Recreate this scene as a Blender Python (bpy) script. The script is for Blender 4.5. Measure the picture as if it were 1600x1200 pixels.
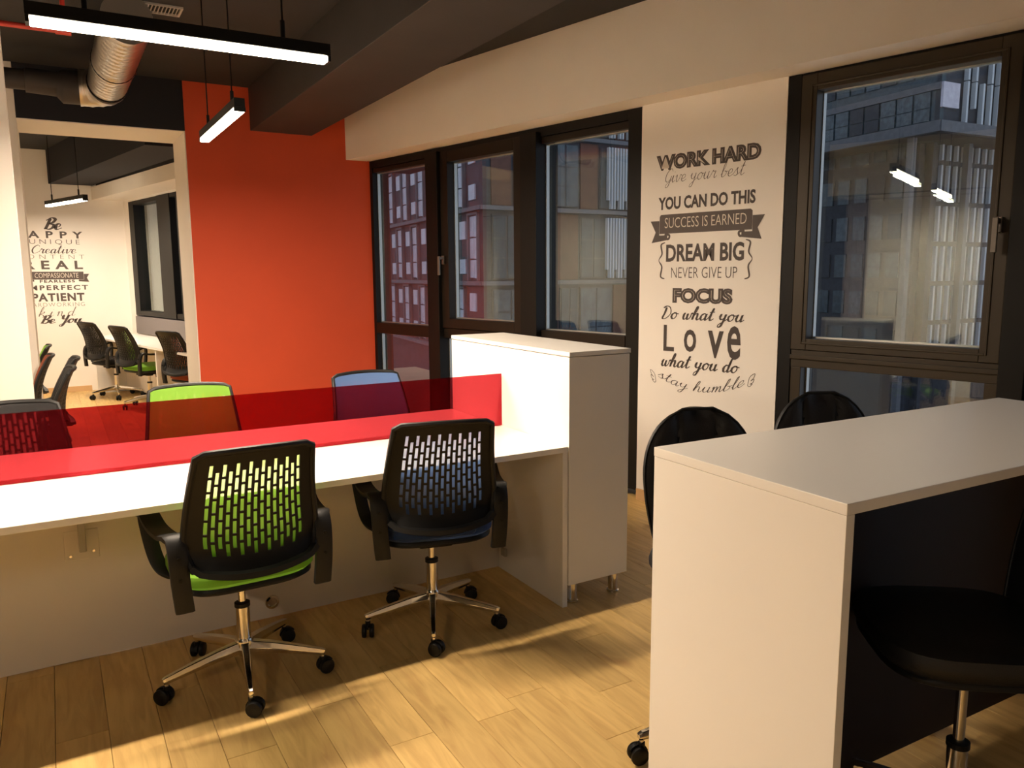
import bpy, bmesh, math, random
from mathutils import Vector, Matrix
random.seed(7)
PI = math.pi
SC = bpy.context.scene
COL = SC.collection
for o in list(bpy.data.objects):
    bpy.data.objects.remove(o)

# ------------------------------------------------------------------ camera
cam_d = bpy.data.cameras.new('camera'); cam = bpy.data.objects.new('camera', cam_d); COL.objects.link(cam)
R0 = Vector((0.861379, -0.507918, -0.006737)); D0 = Vector((-0.077466, -0.118243, -0.989958)); F0 = Vector((0.502021, 0.853251, -0.141198))
CX, CY, CZ = -1.934, -2.795, 1.5176
M = Matrix(((R0.x, -D0.x, -F0.x, CX), (R0.y, -D0.y, -F0.y, CY), (R0.z, -D0.z, -F0.z, CZ), (0, 0, 0, 1)))
cam.matrix_world = M
cam_d.sensor_width = 36; cam_d.lens = 1215.5 / 1600 * 36; cam_d.clip_start = .05; cam_d.clip_end = 400
SC.camera = cam

# ------------------------------------------------------------------ world (dusk, overcast)
W = bpy.data.worlds.new('dusk'); SC.world = W; W.use_nodes = True
wn = W.node_tree.nodes; wl = W.node_tree.links
bg = wn['Background']
tc = wn.new('ShaderNodeTexCoord'); sp = wn.new('ShaderNodeSeparateXYZ'); cr = wn.new('ShaderNodeValToRGB')
wl.new(tc.outputs['Generated'], sp.inputs[0]); wl.new(sp.outputs['Z'], cr.inputs[0]); wl.new(cr.outputs[0], bg.inputs['Color'])
cr.color_ramp.elements[0].position = 0.0; cr.color_ramp.elements[0].color = (.40, .42, .50, 1)
cr.color_ramp.elements[1].position = .6; cr.color_ramp.elements[1].color = (.26, .33, .48, 1)
bg.inputs['Strength'].default_value = .8

SC.view_settings.view_transform = 'Standard'; SC.view_settings.look = 'None'
SC.view_settings.gamma = 1; SC.view_settings.use_curve_mapping = False
SC.view_settings.exposure = 1.32
LAMP_W = 31.0                      # watts of each pendant
LAMP_COL = (1.0, .805, .61)
EMIT = 9.0

# ------------------------------------------------------------------ materials
def nodes(name):
    m = bpy.data.materials.new(name); m.use_nodes = True
    return m, m.node_tree.nodes, m.node_tree.links, m.node_tree.nodes['Principled BSDF']
def mat(name, col, rough=.5, metal=0, bump=0, bscale=200, spec=.5, var=0, coat=0):
    m, n, l, b = nodes(name)
    b.inputs['Base Color'].default_value = (*col, 1); b.inputs['Roughness'].default_value = rough
    b.inputs['Metallic'].default_value = metal; b.inputs['Specular IOR Level'].default_value = spec
    b.inputs['Coat Weight'].default_value = coat
    if bump or var:
        t = n.new('ShaderNodeTexCoord'); z = n.new('ShaderNodeTexNoise'); z.inputs['Scale'].default_value = bscale; z.inputs['Detail'].default_value = 3
        l.new(t.outputs['Object'], z.inputs['Vector'])
        if bump:
            u = n.new('ShaderNodeBump'); u.inputs['Strength'].default_value = bump; u.inputs['Distance'].default_value = .002
            l.new(z.outputs['Fac'], u.inputs['Height']); l.new(u.outputs['Normal'], b.inputs['Normal'])
        if var:
            z2 = n.new('ShaderNodeTexNoise'); z2.inputs['Scale'].default_value = 2.5; l.new(t.outputs['Object'], z2.inputs['Vector'])
            r = n.new('ShaderNodeValToRGB'); l.new(z2.outputs['Fac'], r.inputs[0]); l.new(r.outputs[0], b.inputs['Base Color'])
            r.color_ramp.elements[0].position = .35; r.color_ramp.elements[1].position = .65
            r.color_ramp.elements[0].color = (*[c * (1 - var) for c in col], 1); r.color_ramp.elements[1].color = (*[min(1, c * (1 + var)) for c in col], 1)
    return m
MT = {}
MT['wall'] = mat('wall_paint', (.80, .75, .68), .85, bump=.15, bscale=120, var=.015)
MT['white'] = mat('wall_white', (.87, .835, .785), .8, bump=.1, bscale=120, var=.01)
MT['red'] = mat('red_orange_paint', (.63, .075, .022), .7, bump=.12, bscale=140, var=.02)
MT['dark'] = mat('dark_ceiling_paint', (.020, .0195, .022), .8, bump=.3, bscale=60, var=.1)
MT['navy'] = mat('dark_blue_paint', (.010, .010, .015), .85, bump=.2, bscale=60)
MT['beam'] = mat('brown_grey_duct_paint', (.034, .028, .026), .65, bump=.2, bscale=50, var=.1)
MT['lam'] = mat('white_laminate', (.87, .84, .79), .38, bump=.03, bscale=500)
MT['lamtop'] = mat('white_laminate_top', (.87, .84, .79), .30, bump=.03, bscale=500)
MT['lamc'] = mat('cream_laminate', (.78, .72, .64), .4, bump=.03, bscale=500)
MT['frame1'] = mat('dark_bronze_aluminium', (.012, .008, .005), .45, metal=.1, spec=.3, bump=.1, bscale=300)
MT['handle'] = mat('grey_metal_handle', (.16, .14, .12), .4, metal=.5)
MT['frame'] = mat('bronze_aluminium', (.032, .022, .010), .45, metal=.2, bump=.1, bscale=300)
MT['frameblk'] = mat('black_aluminium', (.004, .0036, .0032), .5, spec=.25, bump=.1, bscale=300)
MT['gasket'] = mat('silver_spacer', (.55, .55, .52), .35, metal=.8)
MT['chrome'] = mat('chrome', (.78, .74, .68), .12, metal=1)
MT['steel'] = mat('galvanised_steel', (.55, .50, .44), .32, metal=1, bump=.2, bscale=30)
MT['blk'] = mat('black_plastic', (.005, .005, .005), .45, spec=.3, bump=.1, bscale=400)
MT['blkg'] = mat('black_plastic_light', (.008, .008, .0078), .5, spec=.35, bump=.15, bscale=400)
MT['leather'] = mat('black_leatherette', (.010, .0105, .012), .45, bump=.5, bscale=350)
MT['decal'] = mat('dark_vinyl', (.060, .046, .042), .6)
MT['decalm'] = mat('brown_vinyl', (.085, .066, .060), .6)
MT['decall'] = mat('grey_vinyl', (.19, .155, .13), .6)
MT['inlay'] = mat('wall_colour_inlay', (.74, .67, .58), .8)
MT['base'] = mat('wood_skirting', (.62, .40, .20), .5, var=.08)
MT['redpipe'] = mat('red_pipe_paint', (.45, .03, .02), .4)
MT['greyp'] = mat('grey_plastic', (.45, .42, .38), .5)
MT['greypan'] = mat('grey_sill_panel', (.16, .14, .14), .55)
MT['curtain'] = mat('grey_lilac_curtain', (.32, .29, .32), .85, bump=.3, bscale=60)
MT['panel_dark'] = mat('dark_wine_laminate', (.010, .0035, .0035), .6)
MT['ext_dark'] = mat('facade_dark', (.045, .045, .052), .7, var=.15)
MT['ext_blue'] = mat('facade_blue_glass', (.030, .050, .060), .25, var=.25)
MT['ext_blue2'] = mat('facade_grey_glass', (.065, .085, .095), .25, var=.25)
MT['ext_pale'] = mat('facade_pale_pane', (.62, .56, .60), .4, var=.1)
MT['ext_grey'] = mat('facade_grey', (.14, .135, .14), .7, var=.1)
MT['ext_brown'] = mat('facade_brick_brown', (.13, .055, .035), .8, var=.15)
MT['ext_fin'] = mat('facade_fin', (.55, .56, .56), .5)
MT['ext_ground'] = mat('ground_asphalt', (.05, .05, .05), .9)

def emis(name, col, s):
    m, n, l, b = nodes(name); b.inputs['Base Color'].default_value = (.8, .8, .8, 1)
    b.inputs['Emission Color'].default_value = (*col, 1); b.inputs['Emission Strength'].default_value = s
    return m
MT['tube'] = emis('lit_diffuser', (1, .84, .62), EMIT)
MT['litwin'] = emis('lit_window', (1, .72, .38), 1.1)

def fabric(name, col, tr=.3, trc=(1, 1, 1)):
    m, n, l, b = nodes(name); out = n['Material Output']
    b.inputs['Base Color'].default_value = (*col, 1); b.inputs['Roughness'].default_value = .85
    b.inputs['Sheen Weight'].default_value = .15
    t = n.new('ShaderNodeTexCoord'); w = n.new('ShaderNodeTexNoise'); w.inputs['Scale'].default_value = 350
    l.new(t.outputs['Object'], w.inputs['Vector'])
    u = n.new('ShaderNodeBump'); u.inputs['Strength'].default_value = .4; u.inputs['Distance'].default_value = .001
    l.new(w.outputs['Fac'], u.inputs['Height']); l.new(u.outputs['Normal'], b.inputs['Normal'])
    if tr:
        tl = n.new('ShaderNodeBsdfTranslucent'); tl.inputs[0].default_value = (*col, 1)
        a = n.new('ShaderNodeAddShader')
        m1 = n.new('ShaderNodeMixShader'); m1.inputs[0].default_value = .35
        l.new(b.outputs[0], m1.inputs[1]); l.new(tl.outputs[0], m1.inputs[2])
        tb = n.new('ShaderNodeBsdfTransparent'); tb.inputs[0].default_value = (*trc, 1)
        mx = n.new('ShaderNodeMixShader'); mx.inputs[0].default_value = tr
        l.new(m1.outputs[0], mx.inputs[1]); l.new(tb.outputs[0], mx.inputs[2]); l.new(mx.outputs[0], out.inputs[0])
        n.remove(a)
    return m
FAB = {
    'green': (fabric('lime_fabric', (.30, .66, .045)), fabric('lime_back_mesh', (.34, .72, .07), .36, (.9, 1, .72))),
    'blue': (fabric('blue_fabric', (.035, .085, .26)), fabric('blue_back_mesh', (.16, .30, .66), .30, (.95, .97, 1))),
    'black': (fabric('black_fabric', (.016, .017, .02)), fabric('black_back_mesh', (.03, .028, .03), .30, (1, 1, 1))),
    'orange': (fabric('orange_fabric', (.60, .10, .02)), fabric('orange_back_mesh', (.55, .13, .05), .30, (1, .9, .85))),
}
def glass(name, refl=.22, tint=(.80, .86, .84)):
    m, n, l, b = nodes(name); out = n['Material Output']; n.remove(b)
    g = n.new('ShaderNodeBsdfGlossy'); g.inputs['Roughness'].default_value = 0; g.inputs['Color'].default_value = (.93, 1, .93, 1)
    t = n.new('ShaderNodeBsdfTransparent'); t.inputs[0].default_value = (*tint, 1)
    ge = n.new('ShaderNodeNewGeometry'); dt = n.new('ShaderNodeVectorMath'); dt.operation = 'DOT_PRODUCT'
    l.new(ge.outputs['Normal'], dt.inputs[0]); l.new(ge.outputs['Incoming'], dt.inputs[1])
    def mth(op, x, y=None):
        q = n.new('ShaderNodeMath'); q.operation = op; l.new(x, q.inputs[0])
        if y is not None: q.inputs[1].default_value = y
        return q.outputs[0]
    ab = mth('ABSOLUTE', dt.outputs['Value']); iv = n.new('ShaderNodeMath'); iv.operation = 'SUBTRACT'; iv.inputs[0].default_value = 1; l.new(ab, iv.inputs[1])
    a = n.new('ShaderNodeMath'); a.operation = 'MULTIPLY_ADD'; a.inputs[1].default_value = .7; a.inputs[2].default_value = refl; a.use_clamp = True
    l.new(mth('POWER', iv.outputs[0], 3.5), a.inputs[0])
    mx = n.new('ShaderNodeMixShader'); l.new(a.outputs[0], mx.inputs[0]); l.new(t.outputs[0], mx.inputs[1]); l.new(g.outputs[0], mx.inputs[2]); l.new(mx.outputs[0], out.inputs[0])
    return m
MT['glass'] = glass('window_glass', .085, (.84, .88, .88))
def acrylic():
    m, n, l, b = nodes('red_acrylic'); out = n['Material Output']
    b.inputs['Base Color'].default_value = (.60, .02, .03, 1); b.inputs['Roughness'].default_value = .06
    t = n.new('ShaderNodeBsdfTransparent'); t.inputs[0].default_value = (.63, .19, .22, 1)
    mx = n.new('ShaderNodeMixShader'); mx.inputs[0].default_value = .965
    l.new(b.outputs[0], mx.inputs[1]); l.new(t.outputs[0], mx.inputs[2]); l.new(mx.outputs[0], out.inputs[0])
    return m
MT['acrylic'] = acrylic()
def wood():
    m, n, l, b = nodes('light_oak_laminate')
    t = n.new('ShaderNodeTexCoord'); oi = n.new('ShaderNodeObjectInfo'); mp = n.new('ShaderNodeMapping')
    mp.inputs['Scale'].default_value = (1, .12, 1)
    vm = n.new('ShaderNodeVectorMath'); vm.operation = 'ADD'; mu = n.new('ShaderNodeMath'); mu.operation = 'MULTIPLY'; mu.inputs[1].default_value = 37
    l.new(oi.outputs['Random'], mu.inputs[0]); cb = n.new('ShaderNodeCombineXYZ'); l.new(mu.outputs[0], cb.inputs[0]); l.new(mu.outputs[0], cb.inputs[1])
    l.new(t.outputs['Object'], vm.inputs[0]); l.new(cb.outputs[0], vm.inputs[1]); l.new(vm.outputs[0], mp.inputs[0])
    z = n.new('ShaderNodeTexNoise'); z.inputs['Scale'].default_value = 26; z.inputs['Detail'].default_value = 5; z.inputs['Distortion'].default_value = 1.2
    l.new(mp.outputs[0], z.inputs['Vector'])
    r = n.new('ShaderNodeValToRGB'); l.new(z.outputs['Fac'], r.inputs[0])
    r.color_ramp.elements[0].position = .25; r.color_ramp.elements[0].color = (.50, .31, .108, 1)
    r.color_ramp.elements[1].position = .62; r.color_ramp.elements[1].color = (.67, .455, .168, 1)
    # knots
    vo = n.new('ShaderNodeTexNoise'); vo.inputs['Scale'].default_value = 6; vo.inputs['Detail'].default_value = 1
    mp2 = n.new('ShaderNodeMapping'); mp2.inputs['Scale'].default_value = (1, .55, 1); l.new(vm.outputs[0], mp2.inputs[0]); l.new(mp2.outputs[0], vo.inputs['Vector'])
    r2 = n.new('ShaderNodeValToRGB'); l.new(vo.outputs['Fac'], r2.inputs[0]); r2.color_ramp.elements[0].position = .70; r2.color_ramp.elements[0].color = (1, 1, 1, 1)
    r2.color_ramp.elements[1].position = .80; r2.color_ramp.elements[1].color = (.62, .52, .42, 1)
    mm = n.new('ShaderNodeMix'); mm.data_type = 'RGBA'; mm.blend_type = 'MULTIPLY'; mm.inputs[0].default_value = 1
    l.new(r.outputs[0], mm.inputs[6]); l.new(r2.outputs[0], mm.inputs[7])
    hs = n.new('ShaderNodeHueSaturation'); mr = n.new('ShaderNodeMapRange'); mr.inputs[3].default_value = .86; mr.inputs[4].default_value = 1.12
    l.new(oi.outputs['Random'], mr.inputs[0]); l.new(mr.outputs[0], hs.inputs['Value']); l.new(mm.outputs[2], hs.inputs['Color'])
    l.new(hs.outputs[0], b.inputs['Base Color'])
    b.inputs['Roughness'].default_value = .42
    u = n.new('ShaderNodeBump'); u.inputs['Strength'].default_value = .12; u.inputs['Distance'].default_value = .002; l.new(z.outputs['Fac'], u.inputs['Height']); l.new(u.outputs['Normal'], b.inputs['Normal'])
    return m
MT['wood'] = wood()

# ------------------------------------------------------------------ mesh helpers
class MB:
    def __init__(s): s.v = []; s.f = []
    def add(s, vs, fs):
        k = len(s.v); s.v += [tuple(v) for v in vs]; s.f += [tuple(i + k for i in f) for f in fs]; return s
    def box(s, x0, x1, y0, y1, z0, z1, T=None):
        vs = [(x, y, z) for x in (x0, x1) for y in (y0, y1) for z in (z0, z1)]
        if T: vs = [T(v) for v in vs]
        return s.add(vs, [(0, 1, 3, 2), (4, 6, 7, 5), (0, 4, 5, 1), (2, 3, 7, 6), (0, 2, 6, 4), (1, 5, 7, 3)])
    def lathe(s, prof, n=24, c=(0, 0, 0), axis='z'):
        k = []
        for r, z in prof:
            for i in range(n):
                a = 2 * PI * i / n; p = (r * math.cos(a), r * math.sin(a), z)
                if axis == 'x': p = (p[2], p[0], p[1])
                if axis == 'y': p = (p[0], p[2], p[1])
                k.append((p[0] + c[0], p[1] + c[1], p[2] + c[2]))
        fs = [(j * n + i, j * n + (i + 1) % n, (j + 1) * n + (i + 1) % n, (j + 1) * n + i) for j in range(len(prof) - 1) for i in range(n)]
        fs += [tuple(range(n))[::-1], tuple(range((len(prof) - 1) * n, len(prof) * n))]
        return s.add(k, fs)
    def tube(s, pts, rad, n=10, sec=None, up=(0, 0, 1)):
        """sweep; rad float/list; sec = list of 2D section points (scaled by rad)"""
        pts = [Vector(p) for p in pts]
        if not isinstance(rad, (list, tuple)): rad = [rad] * len(pts)
        if sec is None: sec = [(math.cos(2 * PI * i / n), math.sin(2 * PI * i / n)) for i in range(n)]
        n = len(sec); vs = []
        for i, p in enumerate(pts):
            d = (pts[min(i + 1, len(pts) - 1)] - pts[max(i - 1, 0)]).normalized()
            x = d.cross(Vector(up))
            if x.length < 1e-3: x = d.cross(Vector((0, 1, 0)))
            x.normalize(); y = x.cross(d)
            vs += [p + x * (a * rad[i]) + y * (b * rad[i]) for a, b in sec]
        fs = [(j * n + i, j * n + (i + 1) % n, (j + 1) * n + (i + 1) % n, (j + 1) * n + i) for j in range(len(pts) - 1) for i in range(n)]
        fs += [tuple(range(n))[::-1], tuple(range((len(pts) - 1) * n, len(pts) * n))]
        return s.add(vs, fs)
    def build(s, name, m, parent=None, bevel=0, smooth=False, seg=2, stuff=False, loc=None):
        me = bpy.data.meshes.new(name); me.from_pydata(s.v, [], s.f)
        bm = bmesh.new(); bm.from_mesh(me); bmesh.ops.recalc_face_normals(bm, faces=bm.faces)
        if bevel: bmesh.ops.bevel(bm, geom=bm.edges[:] , offset=bevel, segments=seg, affect='EDGES', profile=.5, clamp_overlap=True)
        bm.to_mesh(me); bm.free()
        if smooth:
            for p in me.polygons: p.use_smooth = True
            try: me.set_sharp_from_angle(angle=math.radians(40))
            except Exception: pass
        me.materials.append(m)
        o = bpy.data.objects.new(name, me); COL.objects.link(o)
        if parent: o.parent = parent
        if stuff: o['kind'] = 'stuff'
        if loc: o.location = loc
        return o
class SB:
    """collects boxes that are each built as a part of their own"""
    def __init__(s): s.b = []
    def box(s, *a): s.b.append(a); return s
    def build(s, name, m, parent, bevel=0):
        for a in s.b: o = MB().box(*a).build(name, m, parent, bevel=bevel)
        return o
def tag(o, label, cat, group=None):
    o['label'] = label; o['category'] = cat
    if group: o['group'] = group
    return o
def thing(name, label, cat, loc=(0, 0, 0), rz=0, group=None):
    o = bpy.data.objects.new(name, None); COL.objects.link(o); o.location = loc; o.rotation_euler = (0, 0, rz); o.empty_display_size = .1
    return tag(o, label, cat, group)
def struct(o): o['kind'] = 'structure'; return o
def copy_tree(o, parent=None):
    c = o.copy(); COL.objects.link(c); c.parent = parent
    for ch in list(o.children): copy_tree(ch, c)
    return c
def crom(pts, k=6):
    P = [Vector(p) for p in pts]; out = []
    if len(P) < 3: return P
    for i in range(len(P) - 1):
        a = P[max(i - 1, 0)]; b = P[i]; c = P[i + 1]; d = P[min(i + 2, len(P) - 1)]
        for j in range(k):
            t = j / k
            out.append(.5 * ((2 * b) + (c - a) * t + (2 * a - 5 * b + 4 * c - d) * t * t + (3 * b - a - 3 * c + d) * t ** 3))
    out.append(P[-1]); return out

# wall frame of the skewed window wall: s along it (growing away), d = distance outward from its inner face
TX, TY = -.2090, .9779; NX, NY = .9779, .2090; GW = 4.066
def WF(s, d, z): return (CX + TX * s + NX * (GW + d), CY + TY * s + NY * (GW + d), z)
def WFs(v): return WF(v[0], v[1], v[2])

# ------------------------------------------------------------------ floor
floor = struct(MB().box(-4.7, 3.2, -5.2, 9.1, -.15, -.014).build('floor', MT['base']))
PW = .1558; PL = 1.215
pj = {}
known = {9: -.53, 10: -.912, 11: -.664, 5: -.23, 6: -.58}
a00 = -2.034
plank_me = None; sm = MB()
def ina(a, b): return .9779 * (a + 1.934) + .2090 * (b + 2.795) < 4.30
for k in range(-17, 34):
    a0 = a00 + k * PW
    if k in known: ph = known[k]
    else: ph = -((k * .437) % 1.0) * PL
    j0 = ph - PL * 4
    while j0 < 9.0:
        b0 = j0; j0 += PL
        if b0 + PL < -5 : continue
        if not ina(a0, b0 + PL / 2): continue
        room1 = -2.9 < a0 < 2.0 and -2.2 < b0 + PL / 2 < 4.4
        room2 = -2.4 < a0 < -.3 and b0 + PL / 2 >= 4.4
        if room1 or room2:
            if plank_me is None:
                o = MB().box(.0007, PW - .0007, .0007, PL - .0007, -.012, 0).build('plank', MT['wood'], floor, bevel=.0008, seg=1); plank_me = o.data
            else:
                o = bpy.data.objects.new('plank', plank_me); COL.objects.link(o); o.parent = floor
            o.location = (a0, b0, random.uniform(-.0002, .0002))
        else:
            sm.box(a0 + .0007, a0 + PW - .0007, b0 + .0007, b0 + PL - .0007, -.012, 0)
sm.build('plank_field', MT['wood'], floor, stuff=True)

# ------------------------------------------------------------------ shell
CE = 3.1
struct(MB().box(-4.7, 3.2, -5.2, 9.1, CE, CE + .12).build('ceiling', MT['dark']))
struct(MB().box(-4.7, 2.9, -5.2, -5.05, 0, CE).build('wall_rear', MT['wall']))
# left end wall: cream panel between grey curtains, dark openings either side
wle = struct(MB().box(-4.7, -4.55, -5.05, 9.1, 0, CE).build('wall_left', MT['frameblk']))
MB().box(-4.55, -4.50, 0.0, 1.25, 0, 2.45).build('white_panel', MT['white'], wle)
MB().box(-4.55, -4.44, -5.05, 9.1, 2.47, CE - .002).build('upper_panel', MT['wall'], wle)
MB().box(-4.55, -4.50, 2.36, 9.0, 0, 2.46).build('side_panel', MT['wall'], wle)
for y0, y1 in ((1.262, 1.50), (-.25, -.012)):
    m = MB(); n = 12; prev = None; pts = []
    for i in range(n + 1):
        y = y0 + (y1 - y0) * i / n; pts.append((y, -4.46 + .02 * math.sin(i * 2.1)))
    vs = []; 
    for y, x in pts: vs += [(x, y, .02), (x, y, 2.44), (x - .01, y, .02), (x - .01, y, 2.44)]
    fs = []
    for i in range(n):
        q = 4 * i; fs += [(q, q + 4, q + 5, q + 1), (q + 2, q + 3, q + 7, q + 6), (q + 1, q + 5, q + 7, q + 3), (q, q + 2, q + 6, q + 4)]
    m.add(vs, fs); m.build('curtain', MT['curtain'], wle, smooth=True)
# red far wall, portal
struct(MB().box(-.87, .80, 4.32, 4.96, 0, CE).build('wall_far', MT['red']))
struct(MB().box(-.878, -.8702, 4.322, 5.0, 0, 2.70).build('trim_1', MT['wall']))
struct(MB().box(-2.055, -.879, 4.326, 5.0, 2.693, 2.70).build('trim_2', MT['wall']))
struct(MB().box(-2.055, -.871, 4.32, 4.96, 2.701, CE).build('wall_bulkhead', MT['navy']))
struct(MB().box(-4.5, -2.056, 4.32, 5.0, 0, CE).build('wall_portal', MT['wall']))
# near partition at left
struct(MB().box(-4.44, -2.057, 2.25, 2.35, 0, CE).build('wall_partition', MT['white']))
# text wall of the second room
twall = struct(MB().box(-4.5, 1.0, 8.95, 9.1, 0, CE).build('wall_back', MT['white']))
struct(MB().box(-4.5, -1.55, 8.935, 8.95, 0, .07).build('baseboard_back', MT['base']))

# window wall, first room: pillar, pieces above and right
wr = MB()
wr.box(2.212, 3.197, 0, .25, 0, CE, WFs)            # pillar with the lettering
wr.box(-3.4, 2.212, .0, .25, 2.558, CE, WFs)
wr.box(3.197, 7.6, .0, .25, 2.558, CE, WFs)
wr.box(-3.4, -2.0, 0, .25, 0, 2.558, WFs)
struct(wr.build('wall_right', MT['white']))
struct(MB().box(2.214, 3.19, -.012, 0, 0, .075, WFs).build('baseboard_right', MT['base']))
struct(MB().box(-3.2, 6.46, -.20, -.002, 2.556, CE - .001, WFs).build('wall_soffit', MT['wall']))
# second room window wall: local distance 3.36
D2 = 3.36 - GW
w2 = MB()
w2.box(9.3, 11.6, D2, D2 + .2, 0, .76, WFs); w2.box(7.4, 11.6, D2, D2 + .2, 2.47, CE, WFs)
w2.box(11.06, 11.6, D2, D2 + .2, .76, 2.47, WFs); w2.box(7.4, 9.3, D2, D2 + .2, 0, .76, WFs)
w2.box(7.4, 8.5, D2, D2 + .2, .76, 2.47, WFs)
struct(w2.build('wall_window_side', MT['white']))
struct(MB().box(7.42, 11.5, D2 - .36, D2 - .002, 2.50, 2.66, WFs).build('wall_soffit_back', MT['wall']))
struct(MB().box(7.42, 11.5, D2 - .30, D2 - .002, 2.662, CE - .001, WFs).build('trim_3', MT['beam']))

# ------------------------------------------------------------------ windows
def frame_rect(m, s0, s1, z0, z1, w, d0, d1, wb=None, wt=None):
    wb = wb or w; wt = wt or w
    m.box(s0, s0 + w, d0, d1, z0, z1, WFs); m.box(s1 - w, s1, d0, d1, z0, z1, WFs)
    m.box(s0 + w, s1 - w, d0, d1, z0, z0 + wb, WFs); m.box(s0 + w, s1 - w, d0, d1, z1 - wt, z1, WFs)
def pane(parent, s0, s1, z0, z1, d=.075, k=0):
    m = MB()
    for dd, tl in ((d, 0), (d + .022, .0045)):
        h = (z1 - z0) * tl
        e = k * (s1 - s0); vs = [WF(s0, dd, z0), WF(s1, dd + e, z0), WF(s1, dd + h + e, z1), WF(s0, dd + h, z1)]
        m.add(vs, [(0, 1, 2, 3)])
    return m.build('pane', MT['glass'], parent)
def spacer(parent, s0, s1, z0, z1, d=.072):
    m = MB(); frame_rect(m, s0, s1, z0, z1, .008, d, d + .03); return m.build('spacer', MT['gasket'], parent)
def handle(parent, s, z, d=-.01):
    m = MB()
    m.box(s - .014, s + .014, d - .012, d, z - .035, z + .035, WFs)
    m.box(s - .011, s + .011, d - .05, d - .012, z + .005, z + .027, WFs)
    m.box(s - .011, s + .011, d - .058, d - .042, z - .125, z + .03, WFs)
    return m.build('window_handle', MT['handle'], parent, bevel=.002)

w1 = struct(bpy.data.objects.new('window_1', None)); COL.objects.link(w1)
m = SB()                                              # black outer frame and mullions
m.box(6.36, 6.56, .02, .20, .05, 2.556, WFs)          # left jamb
m.box(3.197, 3.325, .02, .20, .05, 2.556, WFs)        # right jamb
m.box(5.31, 5.47, -.03, .20, .05, 2.52, WFs)          # mullion
m.box(4.13, 4.30, -.03, .20, .05, 2.52, WFs)
m.box(3.325, 6.36, .02, .20, 2.49, 2.556, WFs)
m.box(3.325, 6.36, .02, .20, .03, .10, WFs)
m.build('frame_member', MT['frameblk'], w1, bevel=.003)
m = SB(); m.box(3.33, 4.13, .02, .15, .99, 1.095, WFs); m.box(5.47, 6.36, .02, .15, .96, 1.06, WFs); m.box(4.30, 5.31, .02, .15, .97, 1.055, WFs)
m.build('transom', MT['frame1'], w1, bevel=.003)
m = SB(); frame_rect(m, 4.305, 5.305, 1.06, 2.515, .098, .0, .10, .08, .09); m.build('sash', MT['frame1'], w1, bevel=.004)
m = SB(); m.box(3.325, 4.13, .03, .12, 2.44, 2.488, WFs); m.box(5.47, 6.36, .03, .12, 2.45, 2.488, WFs)
m.build('head_rail', MT['frame1'], w1, bevel=.003)
for s0, s1, z0, z1 in ((5.47, 6.36, 1.06, 2.45), (4.403, 5.207, 1.14, 2.425), (3.325, 4.13, 1.095, 2.44), (5.47, 6.36, .10, .96), (4.30, 5.31, .10, .97), (3.325, 4.13, .10, .99)):
    pane(w1, s0, s1, z0, z1); spacer(w1, s0, s1, z0, z1)
handle(w1, 5.262, 1.63)

w3 = struct(bpy.data.objects.new('window_2', None)); COL.objects.link(w3)
m = SB()
m.box(2.135, 2.212, .005, .20, .05, 2.556, WFs)
m.box(1.0, 1.105, -.02, .20, .05, 2.54, WFs); m.box(-.32, -.22, -.02, .20, .05, 2.54, WFs); m.box(-2.0, -1.9, .0, .20, .05, 2.54, WFs)
m.box(-1.9, 2.135, .01, .20, 2.545, 2.557, WFs); m.box(-1.9, 2.135, .01, .20, .03, .10, WFs)
m.build('frame_member', MT['frameblk'], w3, bevel=.003)
for s0, s1 in ((1.105, 2.135), (-.22, 1.0), (-1.9, -.32)):
    m = SB(); m.box(s0, s1, .01, .15, .99, 1.085, WFs); m.box(s0, s1, -.004, .012, 1.035, 1.06, WFs); m.build('transom', MT['frame'], w3, bevel=.003)
    m = SB(); frame_rect(m, s0 + .003, s1 - .003, 1.088, 2.543, .086, -.002, .10, .062, .085)
    frame_rect(m, s0 + .055, s1 - .055, 1.12, 2.49, .012, -.008, .0)
    m.build('sash', MT['frame'], w3, bevel=.003)
    m = SB(); m.box(s0, s0 + .06, .012, .15, .10, .99, WFs); m.box(s1 - .06, s1, .012, .15, .10, .99, WFs); m.build('lower_frame', MT['frame'], w3, bevel=.003)
    pane(w3, s0 + .085, s1 - .085, 1.15, 2.46, .07, .0155); spacer(w3, s0 + .085, s1 - .085, 1.15, 2.46)
    pane(w3, s0 + .06, s1 - .06, .10, .99, .07, .0155); spacer(w3, s0 + .06, s1 - .06, .10, .99)
handle(w3, 1.15, 1.72); handle(w3, .958, 1.72)

w4 = struct(bpy.data.objects.new('window_3', None)); COL.objects.link(w4)
m = SB(); d = D2
m.box(10.87, 11.06, d - .01, d + .16, 1.0, 2.47, WFs); m.box(9.55, 9.97, d - .02, d + .16, 1.0, 2.47, WFs); m.box(9.30, 9.36, d - .01, d + .16, 1.0, 2.47, WFs); m.box(8.5, 8.6, d - .01, d + .16, 1.0, 2.47, WFs)
m.box(8.6, 10.87, d - .01, d + .16, 2.42, 2.47, WFs); m.box(8.6, 10.87, d - .01, d + .16, 1.0, 1.06, WFs)
m.build('frame_member', MT['frameblk'], w4, bevel=.003)
MB().box(8.5, 11.06, d - .02, d + .10, .76, .985, WFs).build('sill_panel', MT['greypan'], w4, bevel=.003)
for s0, s1 in ((9.97, 10.87), (8.6, 9.55)): pane(w4, s0, s1, 1.06, 2.42, d + .06)

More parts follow.
